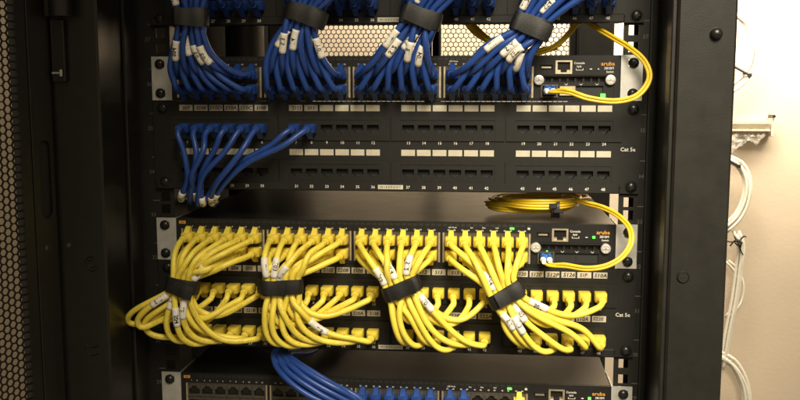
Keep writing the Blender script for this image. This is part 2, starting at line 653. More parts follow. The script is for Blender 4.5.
def door_part(name, mb, m, parent=door, stuff=False, fix=True):
    mb.v = [door_pt(*p) for p in mb.v]
    o = part(name, mb, m, parent, fix=fix)
    if stuff: o['kind'] = 'stuff'
    return o


SW = 34.0
mb = MB()
slot_c = W(41, 182, -120)[2]
mb.plate(0, SW, -1560, 320, 0, 2.0, [(4, 16, slot_c - 36, slot_c + 36)])
for sx_ in (-1, 1):                      # rounded ends of the slot
    for sz_ in (-1, 1):
        cx_, cz_ = 10.0, slot_c + sz_ * 30
        arc = [(cx_ + sx_ * 6 * math.cos(math.radians(q * 15)), 0.0, cz_ + sz_ * 6 * math.sin(math.radians(q * 15))) for q in range(7)]
        crn = (cx_ + sx_ * 6, 0.0, cz_ + sz_ * 6)
        mb.add([crn] + arc + [(p_[0], 2.0, p_[2]) for p_ in arc], [(0, q + 1, q + 2) for q in range(6)] + [(q + 1, q + 8, q + 9, q + 2) for q in range(6)])
mb.box(0, 2.0, 2.0, 24, -1560, 320)
mb.box(SW - 2, SW, 2.0, 10, -1560, 320)
stile = door_part('door_stile', mb, 'rack')
mb = MB(); mb.box(22.0, 23.4, -1.6, 0, -1560, 320, .7)
door_part('stile_rib', mb, 'rack')
mb = MB(); mb.box(2.5, 17.5, 3, 10, slot_c - 38, slot_c + 38)
door_part('handle_recess', mb, 'inside')
mb = MB()
p = W(33, 250, -115)
mb.box(11, 15, -1.6, 0, p[2] - 2.4, p[2] + 2.4, .8)
door_part('rivet', mb, 'shieldd')
hm, ww, hh = hexmesh(900, 470, 7.0, 5.9, 1.6)
hm.v = [(p[2] + SW - 3, p[1] + 5, p[0] - 640) for p in hm.v]
door_part('perforated_sheet', hm, 'rail', stuff=True, fix=False)
mb = MB(); mb.box(SW + 460, SW + 500, 0, 24, -1560, 320, 1)
door_part('outer_stile', mb, 'rack')
mb = MB(); mb.box(SW, SW + 460, 0, 24, 258, 320, 1)
mb.box(SW, SW + 460, 0, 24, -1560, -640, 1)
door_part('cross_rail', mb, 'rack')
# hinge: barrel above, leaf and pin below
zt = W(60, 17, -92)[2]
mb = MB(); mb.cylz(-45, -98, 10, zt, zt + 120, 20)
mb.box(-60, -46, -98, -87, zt + .5, zt + 119)
ang_smooth(part('hinge', mb, 'rack', door))
mb = MB(); mb.box(-58, -46, -92, -86.2, zt - 58, zt - 2, .8)
part('hinge_leaf', mb, 'rack', door)
mb = MB(); zc = W(62, 73, -90)[2]
mb.box(-58, -48, -94, -92.2, zc - 1.0, zc + 1.0, .4); mb.cylz(-49, -94, 1.4, zc - 3, zc + 3, 10)
part('hinge_pin', mb, 'steel', door)

# ------------------------------------------------------------------ shared small meshes


def jack_mesh(name, w, h, flip, mats, ow=5.9, oh=(3.6, -4.4), depth=11):
    """a socket: face with the stepped opening of a modular jack and its walls behind"""
    mb = MB()
    a, b = oh
    hole = [(-ow, a), (ow, a), (ow, -1.6), (3.4, -1.6), (3.4, -3.2), (2.1, -3.2), (2.1, b), (-2.1, b), (-2.1, -3.2), (-3.4, -3.2), (-3.4, -1.6), (-ow, -1.6)]
    out = [(-w / 2, h / 2), (w / 2, h / 2), (w / 2, -1.6), (w / 2, -2.4), (w / 2, -3.2), (w / 2, -h / 2), (2.1, -h / 2), (-2.1, -h / 2), (-w / 2, -h / 2), (-w / 2, -3.2), (-w / 2, -2.4), (-w / 2, -1.6)]
    s = -1 if flip else 1
    n = len(hole)
    H = [(x, 0, z * s) for x, z in hole]; O = [(x, 0, z * s) for x, z in out]
    Bk = [(x, depth, z * s) for x, z in hole]; Os = [(x, 2.4, z * s) for x, z in out]
    mb.add(O + H, [(i, (i + 1) % n, n + (i + 1) % n, n + i) for i in range(n)])
    mb.add(O + Os, [(i, n + i, n + (i + 1) % n, (i + 1) % n) for i in range(n)])
    mb.add(H + Bk, [(i, (i + 1) % n, n + (i + 1) % n, n + i) for i in range(n)], 1)
    mb.add(Bk, [tuple(range(n))], 1)
    # contact wires
    for k in range(8):
        x = -3.6 + k * 1.03
        mb.box(x, x + .4, 3.0, depth - .4, (a - 1.3) * s, (a - 1.0) * s, 0, 2) if s > 0 else mb.box(x, x + .4, 3.0, depth - .4, -(a - 1.0), -(a - 1.3), 0, 2)
    return mesh(mb, name, mats)


def plug_mesh(name, m):
    """moulded RJ45 boot: body, tapering strain relief and the latch hood on top; sticks out along -y"""
    mb = MB()
    sec = [(3, 5.6, 4.3, .8), (-8.5, 5.9, 4.9, 1.2), (-11.5, 5.7, 4.8, 1.6), (-14, 4.6, 4.3, 2.4), (-15.2, 3.9, 3.9, 3.6), (-18, 3.7, 3.7, 3.7), (-18.4, 3.4, 3.4, 3.4), (-20, 3.4, 3.4, 3.4), (-20.4, 3.7, 3.7, 3.7), (-23, 3.5, 3.5, 3.5)]
    n = 16
    v = []
    for y, hw, hh, r in sec:
        for k in range(n):
            q = k // 4; t = (k % 4) / 3 * math.pi / 2 + q * math.pi / 2
            cx = (hw - r) * (1 if q in (0, 3) else -1); cz = (hh - r) * (1 if q in (0, 1) else -1)
            v.append((cx + r * math.cos(t), y, cz + r * math.sin(t)))
    f = [(i * n + k, i * n + (k + 1) % n, (i + 1) * n + (k + 1) % n, (i + 1) * n + k) for i in range(len(sec) - 1) for k in range(n)]
    f += [tuple(range(n))[::-1], tuple((len(sec) - 1) * n + k for k in range(n))]
    mb.add(v, f)
    prof = [(-.5, 4.2), (-.5, 9.2), (-1.6, 10.6), (-3.6, 10.8), (-5.2, 10.0), (-11.5, 4.4)]
    hw = [2.5, 2.5, 2.3, 2.2, 2.4, 3.0]
    L = [(-w, y, z) for (y, z), w in zip(prof, hw)] + [(w, y, z) for (y, z), w in zip(prof, hw)]
    k = len(prof)
    mb.add(L, [tuple(range(k)), tuple(range(k, 2 * k))[::-1]] + [(i, k + i, k + (i + 1) % k, (i + 1) % k) for i in range(k)])
    me = mesh(mb, name, m)
    me.polygons.foreach_set('use_smooth', [True] * len(me.polygons))
    me.set_sharp_from_angle(angle=math.radians(38))
    return me


JP = jack_mesh('jack', 15.4, 16.58, False, ['module', 'inside', 'module'], depth=7)
JT = jack_mesh('switch_port_up', 13.6, 13.6, True, ['shieldd', 'inside', 'contact'], ow=5.6, oh=(3.9, -4.6))
JB = jack_mesh('switch_port_down', 13.6, 13.6, False, ['shieldd', 'inside', 'contact'], ow=5.6, oh=(3.9, -4.6))
PY = plug_mesh('plug_yellow', 'yplug')
PB = plug_mesh('plug_blue', 'bplug')
FLIP = (0, math.pi, 0)

mb = MB()
mb.lathe(0, 0, [(4.9, 0), (4.9, -1.6), (4.3, -2.6), (2.6, -3.6), (.6, -3.9)], 18)
mb.lathe(0, 0, [(6.0, 0), (6.0, -.7), (5.0, -.7)], 18)
for a in (0, 1):
    mb.box(-2.6 if a else -.5, 2.6 if a else .5, -4.15, -3.2, -.5 if a else -2.6, .5 if a else 2.6, 0, 1)
SCR = mesh(mb, 'panel_screw', ['bscrew', 'inside']); SCR.polygons.foreach_set('use_smooth', [True] * len(SCR.polygons)); SCR.set_sharp_from_angle(angle=math.radians(35))
mb = MB(); mb.box(-6.8, 6.8, -.35, 0, -3.0, 3.0)
LAB = mesh(mb, 'port_label', 'paper'); LABU = mesh(mb, 'port_label_used', 'paperu')

PPX = [[34.4 + 112.2 * m + 15.46 * i for i in range(6)] for m in range(4)]      # panel port x
SPX = [[34.7 + 89.1 * m + 13.85 * i for i in range(6)] for m in range(4)]       # switch port x


def panel_port(ztop, port):
    """centre of a panel port; ports 1-24 in the upper row, 25-48 in the lower"""
    r, q = divmod(port - 1, 24)
    return np.array([PPX[q // 6][q % 6], -1.0, ztop - 26.6 - 43.8 * r])


def switch_port(ztop, m, c, r):
    return np.array([SPX[m][c], -.6, ztop - (18.6 if r == 0 else 32.8)])


HAND = {2: {1: 'S07', 2: 'S108', 3: 'S10D', 4: 'S10A', 5: 'S10C', 6: 'S108', 7: 'S111', 8: 'S11'},
        3: {1: 'S02', 2: 'S03', 3: 'S05', 4: 'S04', 5: 'S05', 6: 'S06', 7: 'S08', 8: 'S09', 9: 'S10E', 10: 'S208', 11: 'S10B', 12: 'S11',
            13: 'S11A', 14: 'S12', 15: 'S13', 16: 'S13', 17: 'S16', 18: 'S12A', 19: 'S120', 20: 'S12E', 21: 'S12P', 22: 'S126', 23: 'S1P', 24: 'S10A'}}
random.seed(3)
for p_ in range(25, 49):
    HAND[3][p_] = 'S' + random.choice('12') + random.choice('0123') + random.choice('ABE8')


def patch_panel(idx, ztop, label, first_label_row):
    t = thing('patch_bay', (241.3, 0, ztop - 88.9), label, 'patch panel', 'black patch panels in the rack')
    rows = (ztop - 26.6, ztop - 26.6 - 43.8)
    holes = []
    for z in rows:
        for m in range(4):
            holes.append((PPX[m][0] - 7.73, PPX[m][5] + 7.73, z - 8.3, z + 8.3))
    mb = MB()
    mb.plate(0, 482.6, ztop - 88.5, ztop - .1, 0, 2.0, holes)
    mb.box(4, 478, 2.0, 12, ztop - 2.2, ztop - .6); mb.box(19, 463, 2.0, 12, ztop - 88.3, ztop - 86.6)
    part('face_plate', mb, 'panel', t)
    mb = MB(); mb.box(21, 461, 14, 17, ztop - 88.2, ztop - .6)  # unseen board, added to stop rear light leaking past the jacks
    part('light_block_board', mb, 'matte', t)
    # rolled lower lip
    mb = MB(); mb.box(2, 464, -2.6, -.05, ztop - 88.6, ztop - 80.2, .9)
    part('number_strip', mb, 'panel', t)
    for z in rows:
        for m in range(4):
            x0, x1 = PPX[m][0] - 7.73, PPX[m][5] + 7.73
            mb = MB()
            mb.plate(x0 - 9, x1 + 9, z - 12, z + 12, -1.5, -.05, [(x0, x1, z - 8.3, z + 8.3)])
            mod = part('port_module', mb, 'module', t)
            for i in range(6):
                put('jack', JP, (PPX[m][i], -.9, z), mod)
    num = MB()
    for q in range(48):
        p = panel_port(ztop, q + 1)
        r = q // 24
        num.text(str(q + 1), p[0], (ztop - 40.6) if r == 0 else (ztop - 84.3), 4.0, -.15 if r == 0 else -2.75)
        if r < first_label_row: continue
        lz = ztop - 6.6 - 43.8 * r
        w = HAND.get(idx, {}).get(q + 1)
        lab = put('port_label', LABU if w else LAB, (p[0], -.05, lz), t)
        if w:
            mb = MB(); mb.text(w, p[0] + random.uniform(-.8, .8), lz + random.uniform(-.3, .3), random.uniform(4.6, 5.6), -.45, 0, 0, random.uniform(.95, 1.15))
            part('handwriting', mb, 'ink', lab, fix=False)
    part('port_numbers', num, 'white', t, fix=False)
    mb = MB(); mb.text('Cat 5e', 471, ztop - 45.5, 5.2, -.15)
    part('category_print', mb, 'white', t, fix=False)
    mb = MB(); mb.box(229, 254, -3.0, -2.62, ztop - 86.4, ztop - 82.2)
    st = part('sticker', mb, 'paper', t)
    mb = MB(); mb.text('W I R E P O R T', 241.5, ztop - 84.3, 3.0, -3.1)
    part('sticker_print', mb, 'ink', st, fix=False)
    for x in (10.4, 475.2):
        for z in (ztop - 7.0, ztop - 81.8):
            put('screw', SCR, (x, -.05, z), t, (0, random.random(), 0))
    return t


ZP1, ZP2, ZP3 = 88.9, -1.667 * U, -5.333 * U
ZS1, ZS2, ZS3 = -.667 * U, -4.333 * U, -8.0 * U
patch_panel(1, ZP1, 'black patch panel cut off by the top edge, filled with blue plugs', 2)
patch_panel(2, ZP2, 'mostly empty black patch panel between the top and middle switches', 0)
patch_panel(3, ZP3, 'black patch panel full of yellow plugs below the middle switch', 0)


def switch(ztop, label, leds, sticker):
    zb = ztop - 43.8
    t = thing('network_switch', (241.3, 100, zb), label, 'network switch', 'rack-mounted network switches')
    mb = MB()
    mb.box(20.5, 462, 2.4, 400, zb + .3, ztop - .3, .8)
    part('case', mb, 'case', t)
    f0 = 20.8
    holes = []
    for m in range(4):
        holes.append((SPX[m][0] - 6.95, SPX[m][5] + 6.95, ztop - 39.8, ztop - 11.6))
    # right hand control area
    con = (402.5, 414.5, ztop - 16.5, ztop - 6.6)
    usb = (386, 398, ztop - 14.4, ztop - 9.4)
    mod = (380, 456, ztop - 42, ztop - 19.0)
    mb = MB()
    mb.plate(f0, 461.6, zb - .3, ztop - .4, 0, 2.2, holes + [con, usb, mod])
    face = part('front_face', mb, 'face', t)
    # vent slots along the upper edge
    mb = MB()
    for i in range(58):
        x = 40 + i * 5.9
        mb.box(x, x + 4.0, -.12, -.02, ztop - 4.4, ztop - 2.2)
    o = part('vent_slots', mb, 'inside', t, fix=False); o['kind'] = 'stuff'
    for m in range(4):
        x0, x1 = SPX[m][0] - 6.95, SPX[m][5] + 6.95
        mb = MB()
        mb.box(x0 - 1.7, x0, -1.0, -.03, ztop - 40.8, ztop - 10.8); mb.box(x1, x1 + 1.7, -1.0, -.03, ztop - 40.8, ztop - 10.8)
        mb.box(x0, x1, -.8, -.03, ztop - 40.6, ztop - 39.8, 0, 1); mb.box(x0, x1, -.8, -.03, ztop - 11.6, ztop - 10.8, 0, 1)
        sh = part('port_shield', mb, ['shield', 'shieldd'], t)
        mb = MB(); mb.box(x0 + .2, x1 - .2, 12, 13, ztop - 39.6, ztop - 11.8)
        mb.box(x0 + .2, x1 - .2, .6, 12, ztop - 26.2, ztop - 25.2)
        part('shield_back', mb, 'inside', sh)
        for r in (0, 1):
            for c in range(6):
                p = switch_port(ztop, m, c, r)
                put('port', JT if r == 0 else JB, (p[0], -.4, p[2]), sh)
    pr = MB()
    for m in range(4):
        for c in range(6):
            for k, dx in ((1, -3), (2, 3)):
                pr.text(str(m * 12 + c * 2 + k), SPX[m][c] + dx, ztop - 8.3, 2.1, -.1)
    for x, s in ((303, 'LED Mode'), (322, 'Act'), (334, 'FDx'), (347, 'PoE'), (361, 'Usr')):
        pr.text(s, x, ztop - 5.6, 1.9, -.16)
    pr.text('Console', 423, ztop - 7.6, 3.0, -.1); pr.text('RJ45', 423, ztop - 11.0, 2.4, -.1)
    pr.box(420, 427, -.14, -.06, ztop - 14.6, ztop - 14.2); pr.box(420, 420.5, -.14, -.06, ztop - 14.2, ztop - 12.8); pr.box(426.5, 427, -.14, -.06, ztop - 14.2, ztop - 12.8)
    pr.text('3810M', 451, ztop - 12.6, 3.3, -.1); pr.text('Switch', 452, ztop - 16.0, 2.6, -.1)
    part('face_print', pr, 'white', t, fix=False)
    mb = MB(); mb.text('aruba', 450, ztop - 8.2, 5.2, -.1, 0, 0, 1.1)
    part('maker_print', mb, 'orange', t, fix=False)
    # console socket and usb
    mb = MB()
    mb.plate(400.6, 416.4, ztop - 18.0, ztop - 5.2, -.9, -.03, [con])
    mb.box(*con[:2], 11, 12, *con[2:], 0, 1)
    mb.box(402.5, 405.5, .2, 11, ztop - 16.5, ztop - 14.2, 0, 0); mb.box(411.5, 414.5, .2, 11, ztop - 16.5, ztop - 14.2, 0, 0)
    part('console_socket', mb, ['shield', 'inside'], t)
    mb = MB(); mb.box(386, 398, 6, 7, ztop - 14.4, ztop - 9.4, 0, 1); mb.box(387.5, 396.5, .8, 6, ztop - 12.4, ztop - 11.0)
    part('usb_socket', mb, ['shield', 'inside'], t)
    # uplink module
    z1 = ztop - 19.2; z0 = ztop - 41.8
    sfp = (388.5, 401.5, z0 + 2.6, z0 + 12.6)
    blank = (404, 446, z0 + 2.6, z0 + 12.4)
    mb = MB()
    mb.plate(380.3, 455.7, z0, z1, -1.0, 1.4, [sfp, blank, (388, 448, z1 - 6.6, z1 - 1.6)])
    md = part('uplink_module', mb, 'face', t)
    mb = MB(); mb.box(386, 450, -4.2, -1.1, z1 - 1.5, z1 - .2, .4)
    part('module_handle', mb, 'case', md)
    mb = MB()
    for i in range(8):
        mb.box(389 + i * 7.4, 391.2 + i * 7.4, -.8, 1.2, z1 - 6.6, z1 - 1.6)
    mb.box(388, 448, 3, 3.6, z1 - 6.8, z1 - 1.5, 0, 1)
    part('vent_bars', mb, ['face', 'inside'], md)
    mb = MB(); mb.box(*blank[:2], 1.5, 3.0, *blank[2:]); mb.box(424.6, 425.4, .4, 1.5, *blank[2:])
    part('blank_cover', mb, 'inside', md)
    mb = MB(); mb.plate(sfp[0] - 1.6, sfp[1] + 1.6, sfp[2] - 1.2, sfp[3] + 1.2, -2.6, -1.1, [sfp]); mb.box(*sfp[:2], 7, 8, *sfp[2:], 0, 1)
    part('fibre_socket', mb, ['shieldd', 'inside'], md)
    if ztop > -100:
        mb = MB(); mb.box(404.5, 420, -3.4, -1.1, sfp[2] + .4, sfp[3] - .2, .5)
        part('transceiver', mb, 'shield', md)
    for x in (385, 452.4):
        mb = MB()
        mb.lathe(x, z1 - 4.6, [(5.0, -1.0), (5.0, -4.2), (4.6, -5.0), (3.2, -5.2), (3.0, -4.7), (.5, -4.9)], 24)
        mb.box(x - .55, x + .55, -5.35, -4.75, z1 - 7.6, z1 - 1.6, 0, 1); mb.box(x - 2.8, x + 2.8, -5.35, -4.75, z1 - 5.1, z1 - 4.1, 0, 1)
        ang_smooth(part('thumb_screw', mb, ['chrome', 'steel'], md), 35)
    pr = MB()
    for x in (411, 425, 440):
        for s in (-1, 1):
            pr.add([(x + s * 1.8, -1.1, z1 - 8.0), (x + s * 1.3, -1.1, z1 - 8.0), (x, -1.1, z1 - 9.8), (x, -1.1, z1 - 9.2)], [(0, 1, 3, 2)])
    part('module_print', pr, 'white', md, fix=False)
    for k, (x, dz, w, h, on) in enumerate(leds):
        mb = MB(); mb.box(x - w / 2, x + w / 2, -1.5, -.04, ztop - dz - h / 2, ztop - dz + h / 2, .25)
        part('indicator_light', mb, 'led' if on else 'ledoff', t)
    if sticker:
        mb = MB(); mb.box(23.5, 30.5, -.3, -.02, ztop - 6.0, ztop - 3.0)
        s_ = part('orange_sticker', mb, 'orange', t)
        mb = MB(); mb.text('<II>', 27, ztop - 4.5, 2.6, -.4)
        part('sticker_print', mb, 'ink', s_, fix=False)
    # mounting ears
    for side in (0, 1):
        x0, x1 = (0, 18.6) if side == 0 else (463.6, 482.6)
        cx = 8.75 if side == 0 else 473.85
        hl = [(cx - 4.6, cx + 4.6, zz - 3.4, zz + 3.4) for zz in (ztop - 7.6, ztop - 36.6)]
        mb = MB(); mb.plate(x0, x1, zb + .2, ztop - .2, -.6, 1.8, hl)
        if side == 0: mb.box(x1, x1 + 1.8, -.6, 46, zb + .2, ztop - .2)
        else: mb.box(x0 - 1.4, x0, -.6, 46, zb + .2, ztop - .2)
        ear = part('mounting_ear', mb, 'steel', t)
        for zz in (ztop - 7.6, ztop - 36.6):
            mb = MB()
            mb.lathe(cx, zz, [(5.0, -.65), (5.0, -1.8), (4.2, -3.2), (2.2, -4.4), (.5, -4.6)], 20)
            for a in (0, 1):
                mb.box(cx - (2.4 if a else .5), cx + (2.4 if a else .5), -4.8, -3.9, zz - (.5 if a else 2.4), zz + (.5 if a else 2.4), 0, 1)
            ang_smooth(part('screw', mb, ['bscrew', 'inside'], ear), 35)
    return t


switch(ZS1, 'top network switch with blue cables, just under the top patch panel',
       [(446, 38.6, 4.6, 3.6, 1), (434, 13.6, 2.4, 1.2, 0), (441, 13.6, 1.6, 1.2, 0)], False)
switch(ZS2, 'middle network switch with yellow cables in every port',
       [(361.6, 5.8, 4.2, 2.0, 1), (441, 13.2, 2.6, 2.4, 1), (378, 5.8, 2.6, 2.0, 0), (434, 13.4, 2.4, 1.0, 0), (396, 27.6, 1.6, 1.2, 1)], True)
switch(ZS3, 'lowest network switch, cut off by the bottom edge', [(361.6, 5.8, 4.4, 2.0, 1), (441, 13.2, 2.8, 2.6, 1), (378, 5.8, 2.6, 2.0, 0), (434, 13.4, 2.4, 1.0, 0)], True)

# ------------------------------------------------------------------ patch cables
ORDN = ['first', 'second', 'third', 'fourth', 'fifth', 'sixth', 'seventh', 'eighth']
ORD = ['first', 'second', 'third', 'fourth']


def build_cable(Q, label, group, colour, ends, sleeves=(), r=RC):
    """ends: list of (position, flipped) of its plugs; sleeves: list of (start mm, length mm) along Q"""
    jm, pm = ('yellow', PY) if colour == 'yellow' else ('blue', PB)
    L = np.r_[0, np.cumsum(np.linalg.norm(np.diff(Q, axis=0), axis=1))]
    t = thing('patch_cable', ends[0][0] if ends else Q[0], label, 'cable', group)
    Qs = resample(Q, 3.2)
    ph_ = np.random.uniform(0, 6, 6); ll = np.arange(len(Qs)) * 3.2
    w_ = np.stack([np.sin(ll / 17 + ph_[j]) + .6 * np.sin(ll / 9 + ph_[j + 3]) for j in range(3)], 1) * .42
    fade = np.clip(np.minimum(ll, ll[::-1]) / 30 - .3, 0, 1)[:, None]
    Qs = Qs + w_ * fade
    Q = Qs
    L = np.r_[0, np.cumsum(np.linalg.norm(np.diff(Q, axis=0), axis=1))]
    part('jacket', tube(Qs, r, 10, math.pi + random.uniform(-.9, .9)), jm, t, smooth=True)
    for p, fl in ends:
        put('plug', pm, p, t, FLIP if fl else None)
    for s, ln in sleeves:
        if s < 0 or s + ln > L[-1]: continue
        ss = np.linspace(s, s + ln, 9)
        q = np.stack([np.interp(ss, L, Q[:, k]) for k in range(3)], 1)
        sv = part('label_sleeve', tube(q, r + .5, 14), 'sleeve', t, smooth=True)
        code = random.choice('JSL') + random.choice('E1I0') + random.choice('T1234AB')
        gv, gf, gw = glyphs(code)
        T_ = (q[-1] - q[0]) / np.linalg.norm(q[-1] - q[0])
        N_ = np.array([0, -1.0, 0]); N_ = N_ - T_ * (N_ @ T_); N_ /= np.linalg.norm(N_); B_ = np.cross(T_, N_)
        sz = 6.2; mid_ = ln / 2 + random.uniform(-2, 2); rot = random.uniform(-.35, .35)
        mbp = MB(); vv = []
        for gx, gy in gv:
            ss_ = mid_ + (gx - gw / 2) * sz * .95
            c_ = np.array([np.interp(ss_, np.linspace(0, ln, 9), q[:, k]) for k in range(3)])
            an = rot + (gy - .36) * sz / (r + .6)
            vv.append(c_ + (r + .72) * (math.cos(an) * N_ + math.sin(an) * B_))
        mbp.add(vv, gf)
        part('handwriting', mbp, 'ink', sv, fix=False)
    return t


def hull2(P):
    P = sorted(map(tuple, P))
    def half(P):
        h = []
        for p in P:
            while len(h) > 1 and (h[-1][0] - h[-2][0]) * (p[1] - h[-2][1]) - (h[-1][1] - h[-2][1]) * (p[0] - h[-2][0]) <= 0: h.pop()
            h.append(p)
        return h
    a = half(P); b = half(P[::-1])
    return np.array(a[:-1] + b[:-1])


def strap(name, pts, ctr, wv, ax, wid, label, group):
    """hook-and-loop band pulled round the cables: pts are the cable centres at the strap"""
    dv = np.cross(wv, ax)
    if dv[1] > 0: dv = -dv            # dv points to the viewer
    q = []
    for p in pts:
        d = p - ctr
        for k in range(14):
            a = 2 * math.pi * k / 14
            q.append((d @ wv + (RC + .5) * math.cos(a), d @ dv + (RC + .5) * math.sin(a)))
    h = hull2(q)
    c = h.mean(0)
    ang = np.unwrap(np.arctan2(h[:, 1] - c[1], h[:, 0] - c[0]))
    hc = np.vstack([h, h[:1]])
    d = np.r_[0, np.cumsum(np.linalg.norm(np.diff(hc, axis=0), axis=1))]
    n = 56
    s = np.linspace(0, d[-1], n, endpoint=False)
    R = np.stack([np.interp(s, d, hc[:, k]) for k in range(2)], 1)
    for _ in range(3):
        R = .5 * R + .25 * (np.roll(R, 1, 0) + np.roll(R, -1, 0))
    T = np.roll(R, -1, 0) - np.roll(R, 1, 0); T /= np.linalg.norm(T, axis=1)[:, None]
    N = np.stack([T[:, 1], -T[:, 0]], 1)
    if ((R - c) * N).sum() < 0: N = -N
    t = thing(name, ctr, label, 'strap', group)

    ph = random.uniform(0, 6)

    def ring(R0, idx, off0, off1, w0, w1, closed, wob):
        mb = MB(); v = []; m = len(idx)
        for j, i in enumerate(idx):
            tt = j / max(1, m - 1)
            tilt = wob * math.sin(2 * math.pi * tt + 1) if closed else wob * tt
            for o in (off0, off1):
                for a in (-1, -.5, 0, .5, 1):
                    e = R0[i % n] + N[i % n] * (o + (.5 * (1 - a * a)) + .5 * math.sin(i * .5 + ph) * (1 + a) * .6 + (0 if closed else 2.6 * tt ** 3))
                    v.append(ctr + wv * e[0] + dv * e[1] + ax * ((w0 if a < 0 else w1) * a + tilt))
        f = []
        st = 10
        for j in range(m if closed else m - 1):
            k = (j + 1) % m
            for a in range(4):
                f.append((j * st + 5 + a, k * st + 5 + a, k * st + 6 + a, j * st + 6 + a))
                f.append((j * st + a, j * st + a + 1, k * st + a + 1, k * st + a))
            f.append((j * st + 4, j * st + 9, k * st + 9, k * st + 4))
            f.append((j * st, k * st, k * st + 5, j * st + 5))
        if not closed:
            for j in (0, m - 1):
                f += [(j * st + a, j * st + a + 1, j * st + 6 + a, j * st + 5 + a) for a in range(4)]
        mb.add(v, f)
        return mb
    o = part('band', ring(R, list(range(n)), .3, 1.8, wid / 2, wid / 2, True, 1.3), 'velcro', t)
    ang_smooth(o, 50)
    # loose overlapping end on the viewer's side
    front = int(np.argmax(R[:, 1]))
    o = part('overlap', ring(R, list(range(front - 10, front + 7))[::random.choice((1, -1))], 2.0, 3.4, wid / 2 - .6, wid / 2 + .5, False, random.uniform(-2.4, 2.4)), 'velcro', t)
    ang_smooth(o, 50)
    return t


def group_paths(items, ctr_px, wv_px, half, ycen, lay_pat, pre, axlen=11):
    """items: (start port pos, mids, wps, end port pos); returns relaxed paths, strap index, strap frame"""
    ctr = W(*ctr_px, ycen)
    a = W(ctr_px[0] + wv_px[0], ctr_px[1] + wv_px[1], ycen) - ctr
    wv = a / np.linalg.norm(a)
    ax = np.cross(wv, np.array([0, 1.0, 0])); ax /= np.linalg.norm(ax)
    if ax[2] > 0: ax = -ax                        # ax points down along the bundle
    n = len(items)
    raw = []; pins = []; lays = []
    perm = list(range(n))
    for j in pre or []:
        perm[j], perm[j + 2] = perm[j + 2], perm[j]
    S2 = np.array([[(-1 + 2 * perm[k] / (n - 1)) * half, (-6.0, 0, 6.0)[lay_pat[perm[k]]]] for k in range(n)])
    for _ in range(300):                       # pack the round cables inside the strap
        d = S2[:, None] - S2[None, :]
        l = np.sqrt((d ** 2).sum(-1)) + 1e-6
        ov = np.clip(2 * RC - l, 0, None); np.fill_diagonal(ov, 0)
        S2 += (d / l[..., None] * (ov * .3)[..., None]).sum(1)
        S2[:, 0] = np.clip(S2[:, 0], -half, half)
        S2[:, 1] *= .99
    for k, (ps, wps, pe) in enumerate(items):
        lay = lay_pat[perm[k]]
        s = S2[k, 0]; ys = ycen + S2[k, 1]
        sp = ctr + wv * s + np.array([0, ys - ycen, 0])
        raw.append((ps, sp, wps, pe, ys)); lays.append(lay)
    return raw, ctr, wv, ax


LAYP = [1, 0, 2, 0, 1, 0, 2, 0, 1, 0, 2, 0]

